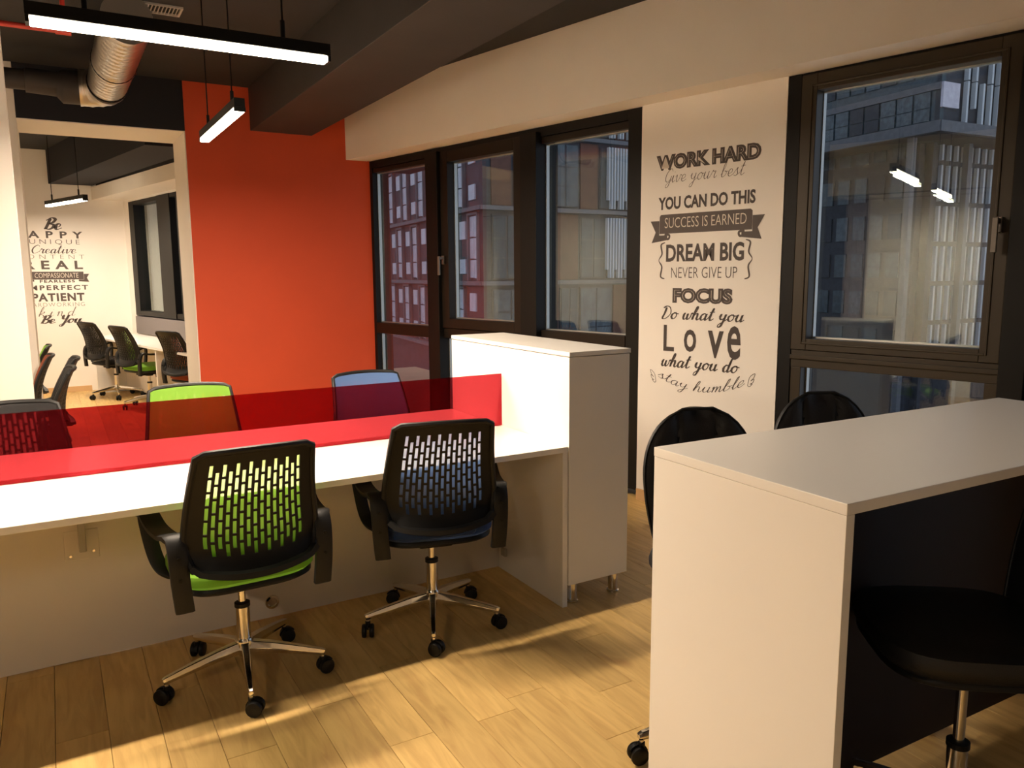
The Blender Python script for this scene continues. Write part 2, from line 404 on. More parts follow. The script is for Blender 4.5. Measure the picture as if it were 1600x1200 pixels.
# ------------------------------------------------------------------ ceiling furniture
struct(MB().box(-.345, .19, -4.9, 4.318, 2.745, CE - .001).build('trim_4', MT['beam'], bevel=.004))
m = MB(); m.add([(-1.85, 8.94, 2.68), (-1.36, 8.94, 2.68), (-.62, 5.1, 2.68), (-1.10, 5.1, 2.68), (-1.85, 8.94, CE - .002), (-1.36, 8.94, CE - .002), (-.62, 5.1, CE - .002), (-1.10, 5.1, CE - .002)],
               [(0, 1, 2, 3), (4, 7, 6, 5), (0, 4, 5, 1), (1, 5, 6, 2), (2, 6, 7, 3), (3, 7, 4, 0)])
struct(m.build('trim_5', MT['navy'], bevel=.003))

duct = thing('spiral_duct', 'silver spiral air duct bending left under the dark ceiling', 'duct', (-1.47, 2.0, 2.87))
m = MB(); prof = []
n = 120
for i in range(n + 1):
    z = i / n * 1.66; r = .125 + (.005 if i % 6 == 0 else 0) + (.006 if .95 < z < 1.0 else 0)
    prof.append((r, z))
m.lathe(prof, 28, (0, 0, 0), 'y'); m.build('duct_pipe', MT['steel'], duct, smooth=True)
m = MB(); pts = []; rr = []
for i in range(13):
    a = PI / 2 * i / 12; pts.append((-.17 + .17 * math.cos(a), 1.66 + .17 * math.sin(a), -.01)); rr.append(.124 + (.004 if i % 3 == 0 else 0))
m.tube(pts, rr, 24); m.build('elbow', MT['steel'], duct, smooth=True)
m = MB(); m.tube([(-.17, 1.83, -.01), (-.27, 1.83, -.01), (-.31, 1.83, .0), (-.50, 1.83, .01), (-.505, 1.83, .01), (-.85, 1.83, .01)], [.118, .118, .085, .085, .07, .07], 20)
m.build('branch_pipe', MT['beam'], duct, smooth=True)
for y in (.98, 1.62): MB().tube([(.13 * math.cos(a), y, .13 * math.sin(a)) for a in [2 * PI * i / 24 for i in range(25)]], .006, 6, up=(0, 1, 0)).build('clamp_ring', MT['blk'], duct, smooth=True)
for y in (.5, 1.4): MB().box(-.006, .006, y, y + .01, .12, .228).build('hanger', MT['blk'], duct)
rp = thing('sprinkler_pipe', 'thin red sprinkler pipe at upper left ceiling', 'pipe', (-3.2, 1.95, 2.75))
m = MB(); m.tube([(0, 0, 0), (1.45, 0, 0)], .014, 12); m.tube([(1.39, 0, 0), (1.46, 0, 0)], .019, 12); m.tube([(1.43, 0, 0), (1.43, 0, .35)], .012, 10); m.build('pipe_run', MT['redpipe'], rp, smooth=True)
vent = thing('ceiling_grille', 'pale slatted ceiling vent beside the silver duct', 'vent', (-1.48, 2.42, CE - .001))
m = SB()
for x0, x1, y0, y1 in ((0, .36, 0, .012), (0, .36, .16, .172), (0, .10, .012, .16), (.348, .36, .012, .16)): m.box(x0, x1, y0, y1, -.012, 0)
m.build('vent_frame', MT['greyp'], vent)
for i in range(12):
    x = .108 + i * .020; m = MB(); m.add([(x, .012, -.012), (x + .003, .012, -.012), (x + .012, .012, -.002), (x + .009, .012, -.002), (x, .16, -.012), (x + .003, .16, -.012), (x + .012, .16, -.002), (x + .009, .16, -.002)],
        [(0, 1, 2, 3), (4, 7, 6, 5), (0, 4, 5, 1), (1, 5, 6, 2), (2, 6, 7, 3), (3, 7, 4, 0)]); m.build('slat', MT['greyp'], vent)

def pendant(cx, cy, rz, L, label, z=2.33, w=LAMP_W):
    t = thing('linear_pendant_lamp', label, 'lamp', (cx, cy, z), rz, 'linear pendant lamps')
    m = MB(); m.box(-L / 2 - .012, L / 2 + .012, -.026, .026, .012, .055); m.box(-L / 2 - .012, -L / 2, -.028, .028, -.01, .012); m.box(L / 2, L / 2 + .012, -.028, .028, -.01, .012)
    m.build('housing', MT['blk'], t, bevel=.002)
    MB().box(-L / 2, L / 2, -.025, .025, -.012, .0115).build('diffuser', MT['tube'], t, bevel=.004)
    for sx in (-1, 1):
        m = MB(); m.tube([(sx * (L / 2 - .16), 0, .055), (sx * (L / 2 - .16), 0, CE - z)], .004, 6); m.lathe([(.009, .055), (.009, .12)], 10, (sx * (L / 2 - .16), 0, 0)); m.build('suspension_rod', MT['blk'], t)
    ld = bpy.data.lights.new('lamp_light', 'AREA'); ld.shape = 'RECTANGLE'; ld.size = L; ld.size_y = .05; ld.energy = w; ld.color = LAMP_COL
    lo = bpy.data.objects.new('lamp_light', ld); COL.objects.link(lo); lo.parent = t; lo.location = (0, 0, -.016)
    return t
pendant(-1.44, .26, 0, .97, 'long lit linear pendant lamp hanging over the front desk')
pendant(-1.055, 1.86, PI / 2, 1.02, 'lit linear pendant lamp in front of the red wall')
pendant(-1.71, 7.44, math.atan2(1.07, -.36), 1.10, 'small lit pendant lamp above the wall lettering in the far room', w=LAMP_W * .75)
pendant(-3.3, 3.3, 0, 1.0, 'added unseen fill lamp behind the left partition wall', w=LAMP_W * .35)  # added out of view to light the nook walls cut off by the partition
pendant(-3.35, .26, 0, 1.0, 'pendant lamp near the left end wall', w=LAMP_W * .65)
pendant(-3.8, -3.0, PI / 2, 1.0, 'added unseen fill lamp in the rear left corner', w=LAMP_W * .35)  # weak fill added behind the camera to lift the shaded desk front
pendant(-2.6, 6.2, 0, 1.0, 'extra unseen lamp added deep in the far room', w=LAMP_W * .5)  # extra light for the far room, added out of view

# ------------------------------------------------------------------ desk
desk = thing('double_workstation_desk', 'long white double desk with two task chairs on its near side', 'desk', (0, 0, 0))
DL = -2.9
MB().box(DL, -.001, 0, .583, .725, .75).build('desktop', MT['lamtop'], desk, bevel=.0015)
MB().box(DL, -.001, .601, 1.168, .725, .75).build('desktop', MT['lamtop'], desk, bevel=.0015)
MB().box(-.029, -.002, .002, 1.166, .0, .7245).build('side_panel', MT['lam'], desk, bevel=.001)
MB().box(DL, DL + .027, .002, 1.166, .0, .7245).build('side_panel', MT['lam'], desk, bevel=.001)
MB().box(DL + .03, -.03, .590, .606, .004, .7245).build('modesty_panel', MT['lamc'], desk, bevel=.001)
m = MB(); m.box(-1.965, -1.845, .586, .5898, .415, .535); m.build('cable_plate', MT['lamc'], desk, bevel=.003)
m = MB(); m.box(-1.915, -1.890, .50, .5858, .47, .724); m.build('support_bracket', MT['greyp'], desk, bevel=.004)
for x, z in ((-1.945, .435), (-1.865, .445)):
    m = MB(); m.lathe([(.004, 0), (.005, -.004)], 10, (x, .586, z), 'y'); m.build('screw', MT['chrome'], desk)
m = MB(); m.lathe([(.032, 0), (.030, -.006), (.020, -.007), (.018, -.003)], 24, (-1.19, .5895, .075), 'y'); m.build('cable_grommet', MT['chrome'], desk, smooth=True)
m = MB(); m.box(-.046, -.0295, .50, .54, .085, .125); m.build('corner_block', MT['greyp'], desk, bevel=.003)
tag(MB().box(DL, -.004, .5885, .5955, .7505, 1.016).build('desk_screen', MT['acrylic'], bevel=.001), 'translucent red acrylic screen standing along the middle of the desk', 'screen')
cab = thing('storage_cabinet', 'tall white cabinet at the right end of the desk', 'cabinet', (.003, 0, 0))
MB().box(.0, .337, 0, 1.168, .10, 1.148).build('body', MT['lam'], cab, bevel=.001)
MB().box(-.001, .340, -.004, 1.170, 1.152, 1.172).build('top_board', MT['lamtop'], cab, bevel=.001)
for x in (.05, .29):
    for y in (.045, 1.12):
        m = MB(); m.lathe([(.030, 0), (.030, .006), (.024, .010), (.024, .1)], 20, (x, y, 0)); m.build('leg', MT['chrome'], cab, smooth=True)
# bar counter
cnt = thing('reception_counter', 'white high counter in the right foreground with open knee space', 'counter', (-.578, -1.826, 0), math.radians(-1.58))
MB().box(0, 1.615, 0, .61, 1.025, 1.05).build('countertop', MT['lamtop'], cnt, bevel=.0015)
MB().box(.001, .026, .001, .609, 0, 1.0245).build('side_panel', MT['lam'], cnt, bevel=.001)
MB().box(1.589, 1.614, .001, .609, 0, 1.0245).build('side_panel', MT['lam'], cnt, bevel=.001)
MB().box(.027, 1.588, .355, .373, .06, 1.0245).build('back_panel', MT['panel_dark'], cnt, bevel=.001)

# ------------------------------------------------------------------ chairs
def star_base(t, ang0=-100, lift_top=.42):
    m = MB(); m.lathe([(.020, .085), (.030, .10), (.034, .15), (.030, .158)], 20); m.build('hub', MT['chrome'], t, smooth=True)
    m = MB(); m.lathe([(.0255, .155), (.0255, .285), (.0275, .286), (.0275, .296), (.018, .298)], 20); m.build('lift_cover', MT['chrome'], t, smooth=True)
    m = MB(); m.lathe([(.0285, .283), (.0285, .298), (.016, .301)], 20); m.build('lift_collar', MT['blk'], t, smooth=True)
    m = MB(); m.lathe([(.014, .29), (.014, lift_top)], 16); m.build('gas_lift', MT['chrome'], t, smooth=True)
    leg = None; ca = None
    for k in range(5):
        a = math.radians(ang0 + 72 * k)
        if leg is None:
            m = MB(); sec = [(-.55, -1), (.55, -1), (.8, -.2), (.55, .9), (-.55, .9), (-.8, -.2)]
            m.tube([(.015, 0, .125), (.10, 0, .118), (.20, 0, .103), (.288, 0, .088), (.300, 0, .085)], [.026, .022, .018, .014, .011], sec=sec)
            m.tube([(.288, 0, .088), (.288, 0, .055)], .008, 8)
            leg = m.build('base_leg', MT['chrome'], t, bevel=.0025)
            m = MB()
            for sy in (-1, 1):
                m.lathe([(.010, 0), (.026, .002), (.029, .007), (.029, .016), (.024, .020)][::1], 20, (.300, sy * .006 if sy > 0 else -.026, .029), 'y')
            n = 9; vs = []; fs = []
            for i in range(n):                       # hood over the two wheels
                q = PI * (.02 + .80 * i / (n - 1)); 
                for r in (.024, .033):
                    for y in (-.0055, .0055): vs.append((.300 - r * math.cos(q), y, .029 + r * math.sin(q)))
            for i in range(n - 1):
                b = 4 * i; fs += [(b, b + 1, b + 5, b + 4), (b + 2, b + 6, b + 7, b + 3), (b, b + 4, b + 6, b + 2), (b + 1, b + 3, b + 7, b + 5)]
            m.add(vs, fs); m.lathe([(.011, .05), (.011, .066)], 10, (.288, 0, 0))
            ca = m.build('caster', MT['blk'], t, smooth=True)
            l_, c_ = leg, ca
        else:
            l_ = leg.copy(); c_ = ca.copy(); COL.objects.link(l_); COL.objects.link(c_); l_.parent = t; c_.parent = t
        l_.rotation_euler = (0, 0, a); c_.rotation_euler = (0, 0, a)
        # swivel each caster a little about its pin
        ph = random.uniform(-1.3, 1.3); px, py = .288 * math.cos(a), .288 * math.sin(a)
        Rm = Matrix.Translation((px, py, 0)) @ Matrix.Rotation(ph, 4, 'Z') @ Matrix.Translation((-px, -py, 0)) @ Matrix.Rotation(a, 4, 'Z')
        c_.matrix_local = Rm

def back_xyz(x, v, off=0):
    """x in -1..1 across, v 0..1 up the back -> local position (y is forward)"""
    hw = .227 - .034 * (v - .3) / .7 if v > .3 else .227 - .024 * ((.3 - v) / .3) ** 2
    X = x * hw
    zt = .962 - .010 * (x * x) - (.016 * max(0, (abs(x) - .90) / .10) ** 2)
    zb = .498 + .028 * x * x + (.016 * max(0, (abs(x) - .88) / .12) ** 2)
    Z = zb + (zt - zb) * v
    y = -.232 - .105 * v ** 1.3 + .030 * math.sin(PI * v) - .03 + .045 * abs(x) ** 2.2
    y += -.035 * max(0, .15 - v) / .15
    return (X, y + off, Z)
def back_parts(t, fab):
    NC = 15; xs = [-1, -.96, -.90, -.82]
    cols = []
    x0 = -.76; step = 1.52 / NC; sw = step * .56
    for i in range(NC):
        c = x0 + step * (i + .5); xs += [c - sw / 2, c + sw / 2]; cols.append(c)
    xs += [.82, .90, .96, 1]
    rows = {}
    zs = {0, .03, .07, .11, .95, .975, 1.0}
    for par in (0, 1):
        iv = []; z = .895 if par == 0 else .835
        for r in range(6):
            L = .097; iv.append((z - L, z)); z -= L + .019
        rows[par] = [(a, b) for a, b in iv if a > .13]
        for a, b in rows[par]: zs |= {round(a, 4), round(b, 4)}
    zs = sorted(zs)
    def hole(xm, zm):
        for i, c in enumerate(cols):
            if abs(xm - c) < sw / 2:
                for a, b in rows[i % 2]:
                    if a < zm < b: return True
        return False
    vs = []; idx = {}
    def vid(i, j, k):
        if (i, j, k) not in idx:
            idx[(i, j, k)] = len(vs); xx = xs[i]; th = .007
            vs.append(back_xyz(xx, zs[j], -th if k else 0))
        return idx[(i, j, k)]
    fs = []; solid = set()
    for i in range(len(xs) - 1):
        for j in range(len(zs) - 1):
            if not hole((xs[i] + xs[i + 1]) / 2, (zs[j] + zs[j + 1]) / 2): solid.add((i, j))
    for i, j in solid:
        fs.append((vid(i, j, 0), vid(i, j + 1, 0), vid(i + 1, j + 1, 0), vid(i + 1, j, 0)))
        fs.append((vid(i, j, 1), vid(i + 1, j, 1), vid(i + 1, j + 1, 1), vid(i, j + 1, 1)))
        for di, dj, e in ((-1, 0, ((i, j), (i, j + 1))), (1, 0, ((i + 1, j + 1), (i + 1, j))), (0, -1, ((i + 1, j), (i, j))), (0, 1, ((i, j + 1), (i + 1, j + 1)))):
            if (i + di, j + dj) not in solid:
                (a, b), (c, d) = e; fs.append((vid(a, b, 0), vid(a, b, 1), vid(c, d, 1), vid(c, d, 0)))
    m = MB(); m.add(vs, fs); m.build('slotted_back', MT['blk'], t, smooth=True)
    # thick rim round the back
    loop = []
    N = 14
    for k in range(N + 1): loop.append((-1, k / N))
    for k in range(1, N): loop.append((-1 + 2 * k / N, 1))
    for k in range(N, -1, -1): loop.append((1, k / N))
    m = MB(); sec_n = 8; P = [Vector(back_xyz(a * .985, .004 + b * .992, -.004)) for a, b in loop]
    m.tube(P, .0115, sec_n, up=(0, 1, 0)); m.build('back_frame', MT['blkg'], t, smooth=True)
    m = MB(); P = [Vector(back_xyz(-1 + 2 * k / 16, .035, -.008)) for k in range(17)]
    m.tube(P, 1, sec=[(-.008, -.026), (.010, -.022), (.012, .018), (-.006, .026)], up=(0, 1, 0)); m.build('lower_rail', MT['blkg'], t, smooth=True)
    # mesh / fabric on the front side
    vs = []; fs = []; nx, nz = 18, 20
    for i in range(nx + 1):
        for j in range(nz + 1): vs.append(back_xyz((-1 + 2 * i / nx) * .955, .03 + .955 * j / nz, .012))
    for i in range(nx):
        for j in range(nz): a = i * (nz + 1) + j; fs.append((a, a + nz + 1, a + nz + 2, a + 1))
    m = MB(); m.add(vs, fs); m.build('back_fabric', FAB[fab][1], t, smooth=True)

def seat_mesh(w, d, z0, z1, ro, yo=0, nx=20, puff=.012):
    """rounded cushion, superellipse plan"""
    m = MB(); N = 36; rings = []
    prof = [(.94, z0), (1.0, z0 + ro), (1.0, z1 - ro * 1.3), (.975, z1 - ro * .4), (.90, z1), (.6, z1 + puff * .6), (.25, z1 + puff), (.02, z1 + puff)]
    vs = []
    for s, z in prof:
        for i in range(N):
            a = 2 * PI * i / N; c, q = math.cos(a), math.sin(a); e = 2 / 3.6
            vs.append((w / 2 * s * math.copysign(abs(c) ** e, c), yo + d / 2 * s * math.copysign(abs(q) ** e, q) * 1.0, z))
    fs = [(j * N + i, j * N + (i + 1) % N, (j + 1) * N + (i + 1) % N, (j + 1) * N + i) for j in range(len(prof) - 1) for i in range(N)]
    fs += [tuple(range(N))[::-1], tuple(range((len(prof) - 1) * N, len(prof) * N))]
    m.add(vs, fs); return m

def make_task_chair(fab):
    t = bpy.data.objects.new('task_chair', None); COL.objects.link(t); t.empty_display_size = .1
    star_base(t)
    seat_mesh(.49, .47, .452, .505, .014, .0).build('seat', FAB[fab][0], t, smooth=True)
    seat_mesh(.475, .455, .425, .455, .010, .0, puff=0).build('seat_shell', MT['blk'], t, smooth=True)
    m = MB(); m.box(-.07, .07, -.12, .10, .385, .426); m.lathe([(.045, .37), (.03, .40)], 16); m.build('tilt_mechanism', MT['blk'], t, bevel=.006)
    m = MB(); m.tube([(.06, .02, .405), (.17, .0, .395)], .006, 8); m.lathe([(.010, -.02), (.024, -.016), (.026, .014), (.016, .02)], 14, (.185, 0, .385), 'z'); m.build('tilt_knob', MT['blk'], t, smooth=True)
    back_parts(t, fab)
    for sx in (-1, 1):
        m = MB()
        path = crom([(sx * .235, -.235, .405), (sx * .243, -.238, .50), (sx * .247, -.232, .60), (sx * .250, -.20, .652), (sx * .262, -.12, .640), (sx * .276, .0, .640), (sx * .288, .10, .668), (sx * .292, .135, .655), (sx * .288, .135, .60), (sx * .272, .115, .50), (sx * .25, .085, .448), (sx * .215, .06, .425)], 5)
        n = len(path); vs = []; sec = []
        for i, p in enumerate(path):
            dd = (path[min(i + 1, n - 1)] - path[max(i - 1, 0)]).normalized()
            f = i / (n - 1)
            hw = .030 if f < .26 else (.034 if f < .62 else .026)       # half width across
            th = .010 if f > .3 else .013
            side = Vector((1, 0, 0)) ; 
            nrm = dd.cross(side).normalized()
            k = 0
            A_ = side * (hw * (1 - k) + .011 * k); B_ = nrm * (th * (1 - k) + .030 * k)
            for a, b in ((-1, -.7), (-.7, -1), (.7, -1), (1, -.7), (1, .7), (.7, 1), (-.7, 1), (-1, .7)): vs.append(p + A_ * a + B_ * b)
        fs = [(j * 8 + i, j * 8 + (i + 1) % 8, (j + 1) * 8 + (i + 1) % 8, (j + 1) * 8 + i) for j in range(n - 1) for i in range(8)]
        fs += [tuple(range(8))[::-1], tuple(range((n - 1) * 8, n * 8))]
        m.add(vs, fs); arm = m.build('armrest', MT['blkg'], t, smooth=True)
        for z in (.52, .595): MB().lathe([(.006, -.003), (.006, .003)], 8, (sx * .246, -.251, z), 'y').build('bolt', MT['frameblk'], arm)
    return t
protos = {}
def task_chair(fab, x, y, rz, label, group, dz=0):
    """rz: direction the chair faces, 0 = +y"""
    if fab not in protos: t = make_task_chair(fab); protos[fab] = t
    else: t = copy_tree(protos[fab])
    t.location = (x, y, 0); t.rotation_euler = (0, 0, rz); tag(t, label, 'chair', group)
    if dz:
        for ch in t.children:
            if ch.name.split('.')[0] not in ('hub', 'lift_cover', 'lift_collar', 'base_leg', 'caster', 'gas_lift'):
                ch.location.z += dz
    return t
G1 = 'task chairs at the front desk'; G2 = 'task chairs in the far room'; G3 = 'task chairs by the portal'
task_chair('green', -1.402, .126, math.radians(2), 'black slotted-back task chair with lime green seat, near side of the desk', G1)
task_chair('blue', -.600, .17, math.radians(-14), 'black slotted-back task chair with dark blue seat, near side of the desk', G1)
task_chair('green', -1.375, 1.10 , math.radians(177) , 'task chair with bright lime fabric back facing over the red screen', G1)
task_chair('blue', -.42, 1.10, math.radians(180), 'task chair with light blue fabric back facing over the red screen', G1)
task_chair('black', -2.10, .93, math.radians(186), 'black task chair at the far left behind the red screen', G1, .0)
aw = math.atan2(-NX, NY)      # facing the skewed window wall
task_chair('black', -1.30, 8.10, aw + .26, 'black task chair leftmost at the far window table', G2)
task_chair('green', -1.02, 7.05, aw + .2, 'task chair with green seat in the middle of the far window table', G2)
task_chair('orange', -.66, 5.85, aw + .25, 'task chair with orange seat beside the portal edge at the far window table', G2)
task_chair('green', -2.34, 5.9, PI / 2, 'green and black chair back farthest behind the left wall edge', G3, -.10)
task_chair('orange', -2.32, 4.0 , PI / 2, 'orange and black chair back half hidden by the left wall edge', G3, -.03)
task_chair('black', -2.17, 3.33, PI / 2, 'dark chair back seen edge-on below the wall lettering, farther of two', G3)
task_chair('black', -2.21, 2.68, PI / 2, 'dark chair back seen edge-on below the wall lettering, nearer of two', G3)

def make_bar_chair():
    t = bpy.data.objects.new('padded_swivel_chair', None); COL.objects.link(t)
    star_base(t, lift_top=.56)
    seat_mesh(.46, .46, .57, .635, .022, .02, puff=.01).build('seat', MT['leather'], t, smooth=True)
    seat_mesh(.44, .44, .548, .575, .008, .02, puff=0).build('seat_shell', MT['blk'], t, smooth=True)
    m = MB(); m.box(-.09, .09, -.09, .09, .525, .549); m.tube([(.05, 0, .54), (.20, 0, .525), (.24, 0, .53)], .006, 8); m.build('mount_plate', MT['blk'], t, bevel=.003)
    nx, nz = 32, 26; vs = []; fs = []
    def P(x, v, k):
        v = v * .985
        hw = .150 + .050 * math.sin(PI * .5 * min(1, v / .55)) if v < .55 else .200 * (max(0, 1 - ((v - .55) / .45) ** 2.3 * 1.0)) ** .5 * (1 - .0 * v) + .0
        hw = max(hw, .012); 
        z = .535 + .535 * v; X = x * hw
        y = -.215 - .085 * v + .055 * (abs(x) ** 2) * (1 - .3 * v)
        if k == 0:
            pad = .032 * (1 - abs(x) ** 6) * min(1, (1 - v) * 9) ** .5
            fx = X / .2 * (1 + .25 * (1 - v))
            for c in (-.36, .36):
                pad -= .013 * math.exp(-((fx - c) / .045) ** 2)
            y += pad + .004
        else: y -= .014 * min(1, (1 - v) * 9) ** .5
        return (X, y, z)
    for k in (0, 1):
        for i in range(nx + 1):
            for j in range(nz + 1): vs.append(P(-1 + 2 * i / nx, (j / nz) ** .9 if j < nz else 1.0, k))
    o2 = (nx + 1) * (nz + 1)
    for i in range(nx):
        for j in range(nz):
            a = i * (nz + 1) + j; fs.append((a, a + nz + 1, a + nz + 2, a + 1)); fs.append((a + o2, a + 1 + o2, a + nz + 2 + o2, a + nz + 1 + o2))
    for j in range(nz):
        for a in (j, nx * (nz + 1) + j): fs.append((a, a + 1, a + 1 + o2, a + o2))
    for i in range(nx):
        for a in (i * (nz + 1), i * (nz + 1) + nz): fs.append((a, a + nz + 1, a + nz + 1 + o2, a + o2))
    m = MB(); m.add(vs, fs); b = m.build('backrest', MT['leather'], t, smooth=True)
    pts = [Vector(P(-1, j / 20, 0)) for j in range(21)] + [Vector(P(1, j / 20, 0)) for j in range(20, -1, -1)]
    m = MB(); m.tube(pts, .0055, 6, up=(0, 1, 0)); m.build('piping', MT['blkg'], b, smooth=True)
    m = MB(); m.tube(crom([(0, -.05, .540), (0, -.20, .533), (0, -.262, .56), (0, -.262, .66), (0, -.285, .74)], 4), 1, sec=[(-.03, -.004), (.03, -.004), (.03, .004), (-.03, .004)], up=(1, 0, 0)); m.build('back_bracket', MT['blk'], t)
    return t
bc = make_bar_chair()
def face(x0, y0, x1, y1): return math.atan2(-(x1 - x0), y1 - y0)
G4 = 'black padded chairs round the white counter'
def place(c, bx, by, ang, label, dz=0):
    """bx, by = where the backrest top stands"""
    c.rotation_euler = (0, 0, ang); dx, dy = -math.sin(ang), math.cos(ang)
    c.location = (bx + .29 * dx, by + .29 * dy, 0); tag(c, label, 'chair', G4)
    if dz:
        for ch in c.children:
            if ch.name.split('.')[0] not in ('hub', 'lift_cover', 'lift_collar', 'base_leg', 'caster', 'gas_lift'): ch.location.z += dz
c2 = copy_tree(bc); c3 = copy_tree(bc)
place(bc, -.080, -.86, math.radians(161), 'black padded chair behind the counter below the wall lettering')
place(c2, .56, -.85, math.radians(158), 'black padded chair behind the counter in front of the window')
place(c3, .255, -1.935, math.radians(53), 'black padded chair pushed into the dark space under the counter', 0)
for ch in bc.children:           # turn the star base under the seat
    if ch.name.split('.')[0] in ('base_leg', 'caster'): ch.matrix_local = Matrix.Rotation(math.radians(4), 4, 'Z') @ ch.matrix_local

# ------------------------------------------------------------------ far room tables
tb = thing('window_table', 'long white table along the window in the far room', 'table', WF(9.0, D2 - .3, 0))
def TL(v):
    p = WF(v[0], D2 + v[1], v[2]); q = WF(9.0, D2 - .3, 0); return (p[0] - q[0], p[1] - q[1], p[2] - q[2])
MB().box(7.45, 11.13, -.56, -.022, .725, .75, TL).build('tabletop', MT['lamtop'], tb, bevel=.0015)
for s in (11.06, 8.75, 7.5): MB().box(s - .027, s, -.55, -.03, 0, .7245, TL).build('end_panel', MT['lam'], tb, bevel=.001)
MB().box(8.755, 11.03, -.20, -.18, .05, .7245, TL).build('modesty_panel', MT['lamc'], tb, bevel=.001)
MB().box(7.505, 8.72, -.20, -.18, .05, .7245, TL).build('modesty_panel', MT['lamc'], tb, bevel=.001)

# ------------------------------------------------------------------ lettering
def text_raw(body, bold=0.0, space=1.0):
    cu = bpy.data.curves.new('txt', 'FONT'); cu.body = body; cu.offset = bold; cu.space_character = space; cu.resolution_u = 3; cu.size = 1
    ob = bpy.data.objects.new('txt', cu); COL.objects.link(ob)
    bpy.context.view_layer.update()
    dg = bpy.context.evaluated_depsgraph_get()
    me = bpy.data.meshes.new_from_object(ob.evaluated_get(dg))
    vs = [(v.co.x, v.co.y) for v in me.vertices]; fs = [tuple(p.vertices) for p in me.polygons]
    bpy.data.objects.remove(ob); bpy.data.curves.remove(cu); bpy.data.meshes.remove(me)
    return vs, fs
def fit(vs, x0, x1, z0, z1, shear=0):
    xs = [v[0] for v in vs]; zs = [v[1] for v in vs]; a, b, c, d = min(xs), max(xs), min(zs), max(zs)
    out = []
    for x, z in vs:
        fz = (z - c) / (d - c); out.append((x0 + (x - a) / (b - a) * (x1 - x0) + shear * (fz - .5) * (z1 - z0), z0 + fz * (z1 - z0)))
    return out
def flat(name, vs, fs, m, parent, place, lift):
    me = bpy.data.meshes.new(name); me.from_pydata([place(x, z, lift) for x, z in vs], [], fs); me.materials.append(m)
    o = bpy.data.objects.new(name, me); COL.objects.link(o); o.parent = parent; return o
